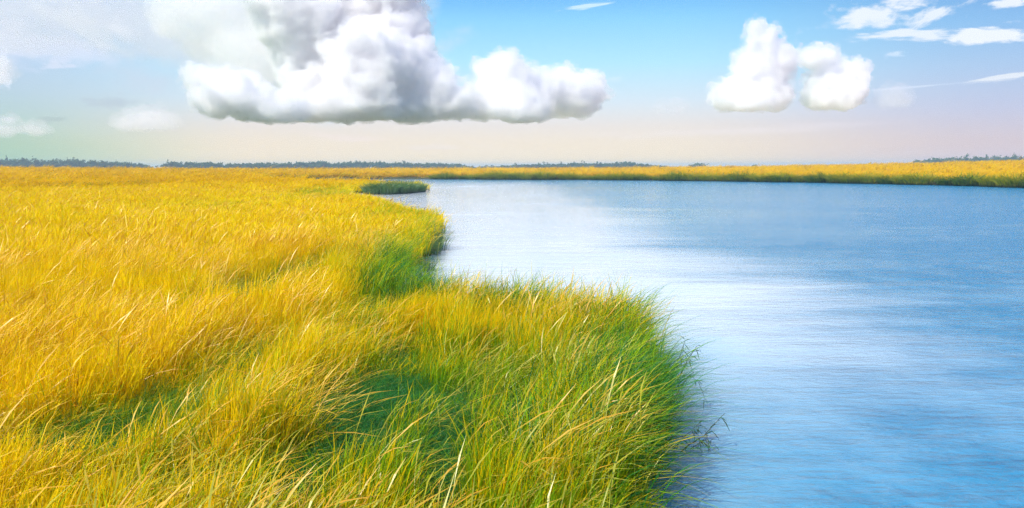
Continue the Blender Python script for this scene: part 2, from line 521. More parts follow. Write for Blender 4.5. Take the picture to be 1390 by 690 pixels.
# ------------------------------------------------------------------ grass blades
def blades(n, rad_xy, h, w0, lean, droop, wind=0.7, seg=4, spread_out=0.0, head=0.0, wide_head=0.0, rng=R, phi0=0.0, zbase=-0.05):
    """n ribbons; h, w0, lean, droop are (lo, hi). Local +X is downwind. UV: u random, v along"""
    r = rad_xy * np.sqrt(rng.random(n))
    th = rng.random(n) * 2 * np.pi
    bx, by = r * np.cos(th), r * np.sin(th)
    H = rng.uniform(*h, n)
    W = rng.uniform(*w0, n)
    L = rng.uniform(*lean, n)
    D = rng.uniform(*droop, n)
    phi = phi0 + rng.normal(0, 1, n) * (1 - wind) * 2.2
    if spread_out:
        ox, oy = np.cos(phi) * (1 - spread_out) + np.cos(th) * spread_out * (r / rad_xy + .2), np.sin(phi) * (1 - spread_out) + np.sin(th) * spread_out * (r / rad_xy + .2)
        phi = np.arctan2(oy, ox)
    face = phi + np.pi / 2 + rng.normal(0, .7, n)
    u = rng.random(n)
    ts = np.linspace(0, 1, seg + 1)
    V = np.zeros((n, seg + 1, 2, 3))
    UV = np.zeros((n, seg + 1, 2, 2))
    wob = rng.normal(0, .02, (n, 2))
    for k, tt in enumerate(ts):
        out = (L * tt ** 1.6 + D * .55 * tt ** 3.5) * H
        up = (tt - D * .45 * tt ** 3.2 - .12 * L * tt ** 2) * H
        cx = bx + np.cos(phi) * out + wob[:, 0] * H * math.sin(tt * 5)
        cy = by + np.sin(phi) * out + wob[:, 1] * H * math.sin(tt * 5)
        prof = (1 - tt) ** .55 * (.75 + .5 * min(tt * 3, 1))
        if head:
            prof = .42 + wide_head * math.exp(-((tt - head) / .10) ** 2)
            if tt > .99:
                prof = .10
        hw = W * prof * .5
        tw = face + tt * .8
        for s in (0, 1):
            sg = 1 if s else -1
            V[:, k, s, 0] = cx + sg * np.cos(tw) * hw
            V[:, k, s, 1] = cy + sg * np.sin(tw) * hw
            V[:, k, s, 2] = zbase + np.maximum(up, 0)
            UV[:, k, s, 0] = u
            UV[:, k, s, 1] = tt
    idx = np.arange(n * (seg + 1) * 2).reshape(n, seg + 1, 2)
    F = np.stack([idx[:, :-1, 0], idx[:, :-1, 1], idx[:, 1:, 1], idx[:, 1:, 0]], -1).reshape(-1, 4)
    return V.reshape(-1, 3), F, UV.reshape(-1, 2)


def merge(parts):
    V, F, U, o = [], [], [], 0
    for v, f, u in parts:
        V.append(v)
        F.append(f + o)
        U.append(u)
        o += len(v)
    return np.vstack(V), np.vstack(F), np.vstack(U)


def proto(name, parts, mat):
    v, f, u = merge(parts)
    return bpy.data.objects.new(name, make_mesh(name, v, f, uv=u, mat=mat))


def scatter(name, label, protos, pts, rotz, tilt, scl, green):
    """one 'stuff' object whose clumps are drawn by geometry nodes at the given points"""
    n = len(pts)
    me = bpy.data.meshes.new(name)
    me.vertices.add(n)
    me.vertices.foreach_set('co', np.asarray(pts, np.float32).ravel())
    a = me.attributes.new('variant', 'INT', 'POINT')
    a.data.foreach_set('value', R.integers(0, len(protos), n).astype(np.int32))
    a = me.attributes.new('rot', 'FLOAT_VECTOR', 'POINT')
    a.data.foreach_set('vector', np.stack([tilt[:, 0], tilt[:, 1], rotz], -1).astype(np.float32).ravel())
    a = me.attributes.new('scl', 'FLOAT_VECTOR', 'POINT')
    a.data.foreach_set('vector', scl.astype(np.float32).ravel())
    a = me.attributes.new('green', 'FLOAT', 'POINT')
    a.data.foreach_set('value', np.asarray(green, np.float32))
    o = link(name, me, kind='stuff', label=label)
    ng = bpy.data.node_groups.new(name, 'GeometryNodeTree')
    ng.interface.new_socket('Geometry', in_out='INPUT', socket_type='NodeSocketGeometry')
    ng.interface.new_socket('Geometry', in_out='OUTPUT', socket_type='NodeSocketGeometry')
    N, Lk = ng.nodes, ng.links
    gi, go = N.new('NodeGroupInput'), N.new('NodeGroupOutput')
    iop = N.new('GeometryNodeInstanceOnPoints')
    join = N.new('GeometryNodeJoinGeometry')
    for p in protos:
        oi = N.new('GeometryNodeObjectInfo')
        oi.inputs['Object'].default_value = p
        g2i = N.new('GeometryNodeGeometryToInstance')
        Lk.new(oi.outputs['Geometry'], g2i.inputs[0])
        Lk.new(g2i.outputs[0], join.inputs[0])

    def attr(nm, ty):
        q = N.new('GeometryNodeInputNamedAttribute')
        q.data_type = ty
        q.inputs['Name'].default_value = nm
        return q.outputs['Attribute']
    Lk.new(gi.outputs[0], iop.inputs['Points'])
    Lk.new(join.outputs[0], iop.inputs['Instance'])
    iop.inputs['Pick Instance'].default_value = True
    Lk.new(attr('variant', 'INT'), iop.inputs['Instance Index'])
    Lk.new(attr('rot', 'FLOAT_VECTOR'), iop.inputs['Rotation'])
    Lk.new(attr('scl', 'FLOAT_VECTOR'), iop.inputs['Scale'])
    Lk.new(iop.outputs[0], go.inputs[0])
    md = o.modifiers.new('grass', 'NODES')
    md.node_group = ng
    return o


# hollows in the sward: picture position of the middle, half-width and half-height in pixels, depth 0..1
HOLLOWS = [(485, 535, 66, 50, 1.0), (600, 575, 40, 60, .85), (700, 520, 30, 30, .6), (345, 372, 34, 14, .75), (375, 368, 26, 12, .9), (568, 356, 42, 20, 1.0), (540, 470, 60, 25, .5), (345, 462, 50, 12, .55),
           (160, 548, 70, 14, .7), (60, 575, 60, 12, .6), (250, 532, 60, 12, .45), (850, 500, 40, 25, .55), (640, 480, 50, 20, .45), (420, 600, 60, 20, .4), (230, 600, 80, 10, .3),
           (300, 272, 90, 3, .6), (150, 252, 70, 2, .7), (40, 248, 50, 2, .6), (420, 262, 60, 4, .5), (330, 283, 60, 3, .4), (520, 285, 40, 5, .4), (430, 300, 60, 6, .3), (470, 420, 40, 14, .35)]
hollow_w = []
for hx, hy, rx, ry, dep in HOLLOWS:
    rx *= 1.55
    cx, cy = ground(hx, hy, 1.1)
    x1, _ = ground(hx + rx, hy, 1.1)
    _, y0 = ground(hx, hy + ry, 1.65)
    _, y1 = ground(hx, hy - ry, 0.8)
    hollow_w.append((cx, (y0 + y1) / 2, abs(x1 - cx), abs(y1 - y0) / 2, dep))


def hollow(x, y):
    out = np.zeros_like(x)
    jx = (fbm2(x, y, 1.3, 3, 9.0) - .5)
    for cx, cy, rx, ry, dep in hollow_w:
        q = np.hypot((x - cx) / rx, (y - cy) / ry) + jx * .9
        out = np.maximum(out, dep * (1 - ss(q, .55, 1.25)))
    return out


def sample(n, r0, r1, power, a0=-40, a1=40):
    """points in a ring sector; density falls as r^-power"""
    u = R.random(n)
    k = 2 - power
    r = (r0 ** k + u * (r1 ** k - r0 ** k)) ** (1 / k) if abs(k) > 1e-6 else r0 * (r1 / r0) ** u
    th = np.radians(R.uniform(a0, a1, n))
    return np.sin(th) * r, np.cos(th) * r, r


def greenness(x, y, d, r):
    g = 0.42 * (1 - ss(d, 0.3, 5.0 + r * .05)) - 0.28 * ss(d, 2.0, 9.0)
    g = g + 0.34 * (1 - ss(r, 9, 24)) * ss(x, -9, -1)
    g = g + 0.12 * (1 - ss(r, 8, 16))
    g = g - 0.22 * ss(r, 20, 60)
    return g


# prototypes
P_near = [proto('grass_clump', [
    blades(40, .20, (.75, 1.25), (.010, .019), (-.08, .24), (.05, .5), .4, 5),
    blades(36, .34, (.40, .80), (.010, .019), (.1, .8), (.3, 1.2), .3, 4)], M_grass) for _ in range(6)]
P_hollow = [proto('soft_grass_clump', [
    blades(110, .34, (.45, .85), (.005, .010), (.2, .9), (.5, 1.3), .25, 5)], M_green) for _ in range(4)]
P_stalk = [proto('seed_stalk_clump', [
    blades(13, .42, (1.15, 1.6), (.008, .014), (.05, .42), (.1, .7), .68, 8, head=.88, wide_head=1.1),
    blades(8, .42, (1.0, 1.35), (.007, .012), (.3, .7), (.2, .8), .6, 6)], M_stalk) for _ in range(5)]
P_mid = [proto('grass_clump_mid', [
    blades(50, .45, (.75, 1.2), (.024, .042), (-.08, .22), (.05, .4), .4, 4)], M_grass) for _ in range(6)]
P_midst = [proto('seed_stalk_clump_mid', [
    blades(12, .7, (1.05, 1.45), (.020, .032), (.12, .5), (.15, .7), .65, 5, head=.86, wide_head=.9)], M_stalk) for _ in range(4)]
P_far = [proto('grass_clump_far', [
    blades(56, 1.0, (.8, 1.25), (.030, .055), (.1, .45), (.1, .6), .5, 3)], M_far) for _ in range(5)]


def place(name, label, protos, n, r0, r1, power, zs, keep, a0=-40, a1=40, hs=(.85, 1.15), wide=None, gadd=0.0, hol=None, rot_sd=.6, hol_cut=.72, dmin=0.0):
    x, y, r = sample(n, r0, r1, power, a0, a1)
    d = river_dist(x, y)
    ok = d > dmin
    x, y, r, d = x[ok], y[ok], r[ok], d[ok]
    z = marsh_z(x, y, d)
    hw_ = hollow(x, y)
    p = keep(x, y, r, d, hw_)
    ok = R.random(len(x)) < p
    x, y, r, d, z, hw_ = x[ok], y[ok], r[ok], d[ok], z[ok], hw_[ok]
    n = len(x)
    hh = R.uniform(hs[0], hs[1], n) * (.62 + .40 * fbm2(x, y, 4.5, 3, 5.0) + .62 * (fbm2(x, y, 1.1 if r1 < 40 else 2.6, 2, 6.0) - .5) + .22) * (1 - hol_cut * hw_)
    wd = np.ones(n) if wide is None else wide(r)
    scl = np.stack([wd * R.uniform(.85, 1.15, n) * zs, wd * R.uniform(.85, 1.15, n) * zs, hh * zs], -1)
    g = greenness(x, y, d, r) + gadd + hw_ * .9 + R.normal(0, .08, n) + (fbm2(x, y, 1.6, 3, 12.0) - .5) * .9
    rz = R.normal(0, rot_sd, n)
    tilt = R.normal(0, .12, (n, 2))
    return scatter(name, label, protos, np.stack([x, y, z], -1), rz, tilt, scl, g)


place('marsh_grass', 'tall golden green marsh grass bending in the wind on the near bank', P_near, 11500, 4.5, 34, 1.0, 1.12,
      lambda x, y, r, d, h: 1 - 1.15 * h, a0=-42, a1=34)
place('hollow_grass', 'short green grass in the hollows of the near bank, coloured darker for shade', P_hollow, 16000, 4.5, 46, 1.0, 1.1,
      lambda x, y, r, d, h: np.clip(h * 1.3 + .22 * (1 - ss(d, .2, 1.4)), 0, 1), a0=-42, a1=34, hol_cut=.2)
place('seed_stalks', 'arching orange gold seed stalks rising over the near grass', P_stalk, 4200, 4.5, 34, 1.0, 1.1,
      lambda x, y, r, d, h: (1 - .95 * h) * np.clip(fbm2(x, y, 2.2, 3, 8.0) * 3 - .9, 0.05, 1), a0=-42, a1=34)
place('middle_marsh_grass', 'golden marsh grass covering the middle of the left marsh', P_mid, 33000, 30, 160, 1.25, 1.12,
      lambda x, y, r, d, h: (1 - .75 * h) * (1 - ss(r, 95, 158)), a0=-42, a1=20, wide=lambda r: 1 + r / 90)
place('middle_seed_stalks', 'pale seed stalks standing over the middle marsh', P_midst, 6000, 30, 110, 1.2, 1.1,
      lambda x, y, r, d, h: (1 - .9 * h) * .8, a0=-42, a1=20, wide=lambda r: 1 + r / 120)
place('distant_marsh_grass', 'orange gold marsh grass stretching to the tree line', P_far, 66000, 86, 600, 1.75, 1.15,
      lambda x, y, r, d, h: ss(r, 88, 135) * (1 - .5 * h) * (1 - ((x > -27) & (x < -10) & (y > 112) & (y < 142)))  , a0=-42, a1=42, wide=lambda r: 1 + r / 110, hs=(.7, 1.0), dmin=3.6)

P_edge = [proto('edge_reed_clump', [
    blades(13, .34, (1.1, 1.75), (.011, .018), (.05, .5), (.1, .9), .5, 7),
    blades(16, .34, (.5, 1.1), (.010, .018), (.1, .8), (.2, 1.1), .25, 5)], M_grass if k_ % 2 else M_green) for k_ in range(4)]
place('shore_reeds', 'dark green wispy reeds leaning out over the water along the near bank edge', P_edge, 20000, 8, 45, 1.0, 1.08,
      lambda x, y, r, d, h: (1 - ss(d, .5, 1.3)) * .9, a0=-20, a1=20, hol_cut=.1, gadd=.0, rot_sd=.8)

# ------------------------------------------------------------------ clumps one can tell apart
def clump_mesh(name, n, r, h, w0, lean, mat, rng, extra=.35):
    v, f, u = merge([blades(n, r, h, w0, lean, (.3, 1.0), .2, 4, spread_out=.85, rng=rng),
                     blades(int(n * extra), r * .8, (h[0] * 1.05, h[1] * 1.2), (w0[0] * .7, w0[1] * .7), (.05, .4), (.1, .6), .3, 4, rng=rng)])
    return make_mesh(name, v, f, uv=u, mat=mat)


tus = [clump_mesh('grass_tussock', 420, 1.7, (1.3, 2.0), (.05, .10), (.2, .9), M_tuss, R) for _ in range(5)]
fs = np.array([(-27, 263.0)] + far_shore[1:12])
seg = np.linalg.norm(np.diff(fs, axis=0), axis=1)
cum = np.concatenate([[0], np.cumsum(seg)])
sdist, k = 3.0, 0
while sdist < cum[-1]:
    x0, y0 = np.interp(sdist, cum, fs[:, 0]), np.interp(sdist, cum, fs[:, 1])
    # step away from the river until on land
    for q in np.linspace(-2, 9, 23):
        xx, yy = x0 + q * .45, y0 + q * .9
        if river_dist(np.array([xx]), np.array([yy]))[0] > .5:
            break
    o = link('grass_tussock', tus[k % 5])
    sc_ = R.uniform(.75, 1.35)
    o.location = (xx, yy, .02)
    o.scale = (sc_ * R.uniform(1.3, 1.8), sc_ * 1.5, sc_ * R.uniform(1.1, 1.45))
    o.rotation_euler = (0, 0, R.uniform(0, 6.28))
    o['greenness'] = float(R.choice([.1, .2, .35, .5, .75]))
    o['label'] = 'rounded golden green grass tussock overhanging the water along the far bank'
    o['category'] = 'grass tussock'
    o['group'] = 'grass tussocks along the far bank'
    sdist += R.uniform(3.0, 7.0)
    k += 1


def reed(px, py, scale, label, me, green, z=-.02, sq=1.0):
    x, y = ground(px, py)
    o = link('reed_clump', me)
    o.location = (x, y, z)
    o.scale = (scale * sq, scale, scale)
    o.rotation_euler = (0, 0, R.uniform(0, 6.28))
    o['greenness'] = green
    o['label'] = label
    o['category'] = 'reed clump'
    return o


sp_m = [clump_mesh('reed_clump', 520, 1.6, (1.5, 2.3), (.035, .07), (.1, .45), M_reed, R) for _ in range(3)]
for k, (px, py, sc_, lb) in enumerate([
        (508, 264, 1.0, 'dark green reed clump at the inner end of the low spit'), (523, 264, 1.12, 'second dark reed clump from the inner end of the spit'),
        (537, 263, 1.15, 'dark green reed clump at the middle of the low spit'), (551, 262, 1.08, 'dark reed clump just short of the tip of the spit'),
        (565, 261, .95, 'dark green reed clump at the very tip of the low spit')]):
    reed(px, py, sc_, lb, sp_m[k % 3], .9)
wt_m = [clump_mesh('reed_clump', 120, .55, (.9, 1.7), (.014, .028), (.05, .5), M_reed, R) for _ in range(3)]
for k, (px, py, sc_, lb) in enumerate([
        (592, 340, 1.05, 'upright dark reed clump standing in the water farthest out from the left bank'), (584, 346, .9, 'reed clump in the water just inside the outermost one'),
        (580, 328, .95, 'tall reed clump at the bank behind the ones standing in water'), (580, 368, .6, 'low reed clump in the dark shallows below the outermost clump'),
        (576, 386, .55, 'lowest small reed clump in the shallows of the left bank recess'), (572, 312, .9, 'reed clump at the upper corner of the left bank bulge')]):
    reed(px, py, sc_, lb, wt_m[k % 3], .7)


def plane_pt(px, py, y):
    d = ray(px, py)
    q = y / d.y
    return Vector((d.x * q, y, CAM_H + d.z * q))


def tube_mesh(name, paths, mat, sides=5):
    V, F = [], []
    for pts, r0, r1 in paths:
        o = len(V)
        for i, p_ in enumerate(pts):
            tt = i / (len(pts) - 1)
            r_ = r0 + (r1 - r0) * tt
            a_ = (pts[min(i + 1, len(pts) - 1)] - pts[max(i - 1, 0)]).normalized()
            b1 = a_.orthogonal().normalized()
            b2 = a_.cross(b1)
            for q in range(sides):
                an = q * 2 * math.pi / sides
                V.append(p_ + (b1 * math.cos(an) + b2 * math.sin(an)) * r_)
        for i in range(len(pts) - 1):
            for q in range(sides):
                F.append((o + i * sides + q, o + i * sides + (q + 1) % sides, o + (i + 1) * sides + (q + 1) % sides, o + (i + 1) * sides + q))
    return make_mesh(name, np.array([tuple(v_) for v_ in V]), np.array(F), mat=mat, smooth=True)


M_twig, t = material('weathered stem')
b = t.n('ShaderNodeBsdfPrincipled')
t.put(b.inputs['Base Color'], t.mix(t.noise(t.n('ShaderNodeNewGeometry').outputs['Position'], 30, 3, .6), (.05, .07, .04), (.16, .15, .08)))
b.inputs['Roughness'].default_value = .8
t.t.links.new(b.outputs[0], t.n('ShaderNodeOutputMaterial').inputs[0])
M_wleaf, t = material('dull green leaf')
b = t.n('ShaderNodeBsdfPrincipled')
t.put(b.inputs['Base Color'], t.mix(t.noise(t.n('ShaderNodeNewGeometry').outputs['Position'], 14, 3, .6), (.02, .08, .06), (.09, .17, .07)))
b.inputs['Roughness'].default_value = .6
t.t.links.new(b.outputs[0], t.n('ShaderNodeOutputMaterial').inputs[0])


def weed(name, label, cat, stems, leaf_n, leaf_l, y):
    """stems: lists of picture points at distance y, first one at the foot"""
    foot = plane_pt(*stems[0][0], y)
    root = link(name, None, label=label, category=cat)
    root.location = foot
    paths, leaves, lo = [], [], 0
    LV, LF = [], []
    for si, st in enumerate(stems):
        pts = [plane_pt(px, py, y + R.uniform(-.12, .12) * (i > 0)) - foot for i, (px, py) in enumerate(st)]
        dense = []
        for i in range(len(pts) - 1):
            for q in (0, .33, .66):
                dense.append(pts[i].lerp(pts[i + 1], q) + Vector(R.normal(0, .006, 3)))
        dense.append(pts[-1])
        paths.append((dense, .013 if si == 0 else .008, .003))
        for _ in range(leaf_n):
            i = R.integers(1, len(dense))
            p0 = dense[i]
            dr = Vector((R.uniform(-.2, 1.0), R.normal(0, .5), R.uniform(-.9, .45))).normalized()
            sd = dr.cross(Vector(R.normal(0, 1, 3))).normalized()
            L_ = leaf_l * R.uniform(.5, 1.3)
            W_ = L_ * .05
            mid = p0 + dr * L_ * .5
            tip = p0 + dr * L_ + Vector((0, 0, -.25 * L_))
            LV += [p0, mid + sd * W_, tip, mid - sd * W_]
            LF.append((lo, lo + 1, lo + 2, lo + 3))
            lo += 4
    link('stem', tube_mesh('stem', paths, M_twig), root)
    link('leaves', make_mesh('leaves', np.array([tuple(v_) for v_ in LV]), np.array(LF), mat=M_wleaf), root, kind='stuff')
    return root


weed('marsh_weed', 'dark leafy weed stalk leaning from the near bank out over the water', 'weed', [
    [(900, 648), (915, 622), (935, 604), (955, 592), (968, 578), (984, 561)],
    [(905, 640), (925, 625), (942, 606), (956, 598), (966, 600)],
    [(903, 636), (912, 612), (926, 596), (940, 584), (948, 576)],
    [(907, 645), (928, 632), (946, 622), (958, 618)],
    [(907, 650), (920, 640), (934, 640), (944, 648)]], 34, .17, 11.0)
weed('marsh_weed', 'thin bare weed stem arching over the water above the leafy stalk', 'weed', [
    [(905, 560), (918, 520), (932, 492), (941, 478), (946, 470)],
    [(912, 548), (926, 522), (938, 508), (948, 520), (956, 540)],
    [(906, 540), (914, 505), (924, 480), (930, 462)]], 26, .15, 12.6)
weed('water_twig', 'two short dark stalks poking from the water at the bottom of the picture', 'twig', [
    [(936, 686), (941, 676), (947, 670)], [(943, 685), (948, 678), (954, 672)]], 1, .10, 9.75)

# ------------------------------------------------------------------ clouds: closed hulls filled with white vapour
import bmesh
M_cloud, t = material('cloud vapour')
pv = t.n('ShaderNodeVolumePrincipled')
pv.inputs['Density'].default_value = 0.018
pv.inputs['Color'].default_value = (.994, .990, .998, 1)
pv.inputs['Anisotropy'].default_value = 0.0
t.t.links.new(pv.outputs[0], t.n('ShaderNodeOutputMaterial').inputs['Volume'])
M_fringe, t = material('thin cloud edge')
fp = t.n('ShaderNodeNewGeometry').outputs['Position']
fn = t.noise(fp, .011, 5, .62, .4)
pv = t.n('ShaderNodeVolumePrincipled')
t.put(pv.inputs['Density'], t.m('MULTIPLY', t.smooth(fn, .47, .60), .016))
pv.inputs['Color'].default_value = (1, 1, 1, 1)
pv.inputs['Anisotropy'].default_value = 0.0
t.t.links.new(pv.outputs[0], t.n('ShaderNodeOutputMaterial').inputs['Volume'])
M_fringe.cycles.volume_step_rate = 0.12

_ico = {}


def ico(sub):
    if sub not in _ico:
        bm = bmesh.new()
        bmesh.ops.create_icosphere(bm, subdivisions=sub, radius=1)
        v = np.array([q.co[:] for q in bm.verts])
        bm.verts.index_update()
        f = np.array([[q.index for q in ff.verts] for ff in bm.faces])
        bm.free()
        _ico[sub] = (v, f)
    return _ico[sub]


def fuse(me, voxel):
    """one clean closed skin round everything in the mesh"""
    tmp = link('hull', me)
    md = tmp.modifiers.new('fuse', 'REMESH')
    md.mode = 'VOXEL'
    md.voxel_size = voxel
    dg = bpy.context.evaluated_depsgraph_get()
    out = bpy.data.meshes.new_from_object(tmp.evaluated_get(dg))
    bpy.data.objects.remove(tmp)
    return out


def crinkle(me, octaves, fine, dist, add=0.0):
    """push the skin out in rounded puffs with sharp valleys between them"""
    n = len(me.vertices)
    p = np.empty(n * 3, np.float32)
    me.vertices.foreach_get('co', p)
    p = p.reshape(-1, 3).astype(float)
    for sc_, am in octaves:
        nm = np.empty(n * 3, np.float32)
        me.vertex_normals.foreach_get('vector', nm)
        nm = nm.reshape(-1, 3)
        q = p / sc_
        wv_ = np.stack([vnoise(q * .7 + 5), vnoise(q * .7 + 15), vnoise(q * .7 + 25)], -1)
        b_ = np.abs(2 * vnoise(q + wv_) - 1)
        under = .35 + .65 * ss(nm[:, 2], -.7, .1)
        p = p + nm * (((b_ ** .8 - .34) * am + add) * fine * under * dist / 6000)[:, None]
        add = 0.0
        me.vertices.foreach_set('co', p.astype(np.float32).ravel())
        me.update()
    return me, p


def cloud(label, blobs, thin=None, dist=6000.0, fluff=1.0, flat=None, depth=.8, voxel=9.0, fine=1.0):
    """blobs: (px, py, rx, ry) in picture pixels at the given distance; each a billowing lobe, all fused into one hull"""
    V, F, o = [], [], 0
    k = dist / FPX
    rng = random.Random(len(blobs) * 7 + int(blobs[0][0]))
    for (px, py, rx, ry) in blobs:
        v, f = ico(5)
        c = np.array(sky_pt(px, py, dist + rng.uniform(-.6, .6) * rx * k))
        R3 = np.array([rx * k, max(rx, ry) * k * depth, ry * k])
        s_ = math.sqrt(rx * ry) * k
        p = c + v * R3
        n1 = fbm(p / (s_ * .8) + 3.1, 3, .5, billow=True)
        n0 = fbm(p / (s_ * 1.3) + 9.1, 2, .5)
        disp = ((n1 - .40) * .45 + (n0 - .5) * .4) * s_ * fluff
        nn = v / R3
        nn /= np.linalg.norm(nn, axis=1)[:, None]
        V.append(p + nn * disp[:, None])
        F.append(f + o)
        o += len(p)
    me = fuse(make_mesh('hull', np.vstack(V), np.vstack(F)), voxel)
    me, p = crinkle(me, ((230.0, 75.0), (95.0, 32.0)), fine, dist)
    if flat is not None:
        zf = sky_pt(blobs[0][0], flat, dist).z + (fbm(p / 260.0, 3) - .5) * 60
        low = p[:, 2] < zf
        p[low, 2] = zf[low] - (zf[low] - p[low, 2]) * .4
        me.vertices.foreach_set('co', p.astype(np.float32).ravel())
    me = fuse(me, voxel * .8)
    me, p = crinkle(me, ((46.0, 24.0), (22.0, 10.0)), fine, dist)
    me = fuse(me, voxel * .7)
    root = link('cumulus_cloud', None, label=label, category='cloud', group='cumulus clouds over the marsh')
    c0 = p.mean(axis=0)
    root.location = c0
    me2 = me.copy()
    for m_, nm_, mt in ((me, 'core', thin or M_cloud), (me2, 'fringe', thin or M_fringe)):
        if m_ is me2:
            m_, p = crinkle(m_, ((150.0, 50.0), (50.0, 44.0)), 1.0, dist, add=34.0)
            m_ = fuse(m_, voxel)
        m_.name = nm_
        m_.materials.clear()
        m_.materials.append(mt)
        m_.transform(Matrix.Translation(-Vector(c0)))
        link(nm_, m_, root)
    return root


cloud('towering white cumulus cloud with a stepped right edge, largest in the sky', [
    (480, 15, 66, 36), (536, 52, 38, 40), (510, 90, 64, 46), (575, 116, 34, 32), (606, 138, 34, 24), (560, 140, 50, 26), (545, 28, 24, 18), (500, 0, 34, 20),
    (450, 120, 60, 40), (420, 80, 44, 44), (400, 36, 46, 46), (445, 60, 36, 36), (626, 148, 22, 14), (490, 142, 70, 24), (585, 92, 22, 16),
    (430, 148, 50, 18), (395, 5, 56, 40), (450, -20, 80, 50), (520, -25, 50, 40), (560, 70, 26, 26), (548, 40, 34, 26)], flat=162)
cloud('low white cloud puff under the left of the towering cloud', [
    (325, 130, 36, 28), (300, 140, 28, 20), (350, 145, 42, 20), (385, 150, 36, 16), (328, 112, 20, 16), (286, 118, 28, 24)], dist=5400, flat=163)
cloud('twin white cloud heap right beside the towering cloud', [
    (684, 105, 30, 26), (675, 132, 34, 28), (708, 128, 34, 30), (700, 148, 44, 18), (658, 148, 28, 14), (668, 96, 18, 14)], dist=6200, flat=162)
cloud('rounded white cloud with grey lilac belly right of the twin heap', [
    (770, 128, 36, 26), (798, 126, 20, 20), (745, 140, 30, 20), (775, 140, 36, 18), (762, 116, 24, 16), (744, 120, 16, 16)], dist=6500, flat=158)
cloud('pinnacled white cloud standing alone in the right sky', [
    (1022, 50, 9, 16), (1036, 70, 24, 22), (1054, 86, 22, 18), (1030, 92, 30, 22), (1038, 115, 28, 26), (1050, 134, 22, 16), (1000, 130, 28, 18), (1022, 140, 34, 14), (984, 126, 12, 11)], dist=6600, flat=148)
cloud('white tattered cloud just right of the pinnacled cloud', [
    (1114, 82, 20, 10), (1131, 95, 18, 12), (1154, 108, 22, 16), (1130, 124, 32, 20), (1148, 122, 24, 18), (1114, 120, 18, 14), (1128, 138, 32, 11)], dist=6900, flat=146)

M_thin, t = material('thin cloud')
pv = t.n('ShaderNodeVolumePrincipled')
pv.inputs['Density'].default_value = 0.0017
pv.inputs['Color'].default_value = (1, 1, 1, 1)
t.t.links.new(pv.outputs[0], t.n('ShaderNodeOutputMaterial').inputs['Volume'])
cloud('soft hazy grey cloud behind the left flank of the towering cloud', [
    (345, 20, 60, 46), (350, 75, 50, 36), (300, -10, 60, 40), (290, 50, 40, 36), (330, 110, 40, 20), (250, 20, 40, 30), (390, 110, 40, 30)], thin=M_thin, dist=6900, flat=150, fine=1.4)

M_bank, t = material('hazy cloud bank')
pv = t.n('ShaderNodeVolumePrincipled')
pv.inputs['Density'].default_value = 0.00035
pv.inputs['Color'].default_value = (.93, .95, 1, 1)
t.t.links.new(pv.outputs[0], t.n('ShaderNodeOutputMaterial').inputs['Volume'])
cloud('broad pale hazy cloud bank filling the upper left corner of the sky', [
    (60, 4, 90, 26), (150, 26, 80, 24), (20, 58, 70, 14), (215, 6, 60, 26), (190, 66, 50, 12), (100, 44, 70, 14), (10, 20, 60, 26), (240, 60, 40, 18), (-50, 30, 60, 30)],
    thin=M_bank, dist=7500, fine=1.6, voxel=12.0)
M_puff, t = material('small faint cloud')
pv = t.n('ShaderNodeVolumePrincipled')
pv.inputs['Density'].default_value = 0.0018
pv.inputs['Color'].default_value = (.97, .96, .98, 1)
t.t.links.new(pv.outputs[0], t.n('ShaderNodeOutputMaterial').inputs['Volume'])
cloud('faint flat based puff low in the left sky', [
    (180, 166, 20, 8), (200, 161, 22, 10), (218, 168, 20, 7), (192, 170, 34, 6), (232, 172, 10, 3.5)], thin=M_puff, dist=7000, flat=176, fine=.5, voxel=7.0)
cloud('pale low puff touching the left edge of the picture', [
    (8, 178, 18, 6), (36, 176, 16, 5), (52, 180, 12, 3.5), (14, 164, 9, 4)], thin=M_puff, dist=7200, flat=184, fine=.45, voxel=7.0)
cloud('bright rounded cloud cut by the left edge of the picture', [
    (-6, 92, 14, 14), (2, 102, 10, 10), (-14, 104, 16, 12)], thin=M_puff, dist=6500, flat=112, fine=.6, voxel=7.0)
cloud('small faint puff low in the sky at the far right', [
    (1214, 130, 10, 8), (1206, 138, 10, 6), (1224, 138, 10, 6)], thin=M_puff, dist=7000, flat=144, fine=.5, voxel=6.0)
cloud('tiny white cloud pair low between the twin heap and the pinnacled cloud', [
    (899, 149, 9, 4.5), (921, 149, 9, 4.5), (910, 152, 10, 2.5)], thin=M_puff, dist=7000, flat=155, fine=.35, voxel=6.0)

# ------------------------------------------------------------------ trees on the far shore
M_leaf, t = material('distant foliage')
pos = t.n('ShaderNodeNewGeometry').outputs['Position']
lc = t.mix(t.noise(pos, .35, 3, .6), (0.045, 0.10, 0.05), (0.10, 0.18, 0.08))
d = t.n('ShaderNodeBsdfDiffuse')
t.put(d.inputs[0], lc)
t.t.links.new(d.outputs[0], t.n('ShaderNodeOutputMaterial').inputs[0])
M_bark, t = material('bark')
d = t.n('ShaderNodeBsdfDiffuse')
t.put(d.inputs[0], t.mix(t.noise(t.n('ShaderNodeNewGeometry').outputs['Position'], 3.0, 4, .6), (.10, .07, .05), (.20, .15, .11)))
t.t.links.new(d.outputs[0], t.n('ShaderNodeOutputMaterial').inputs[0])


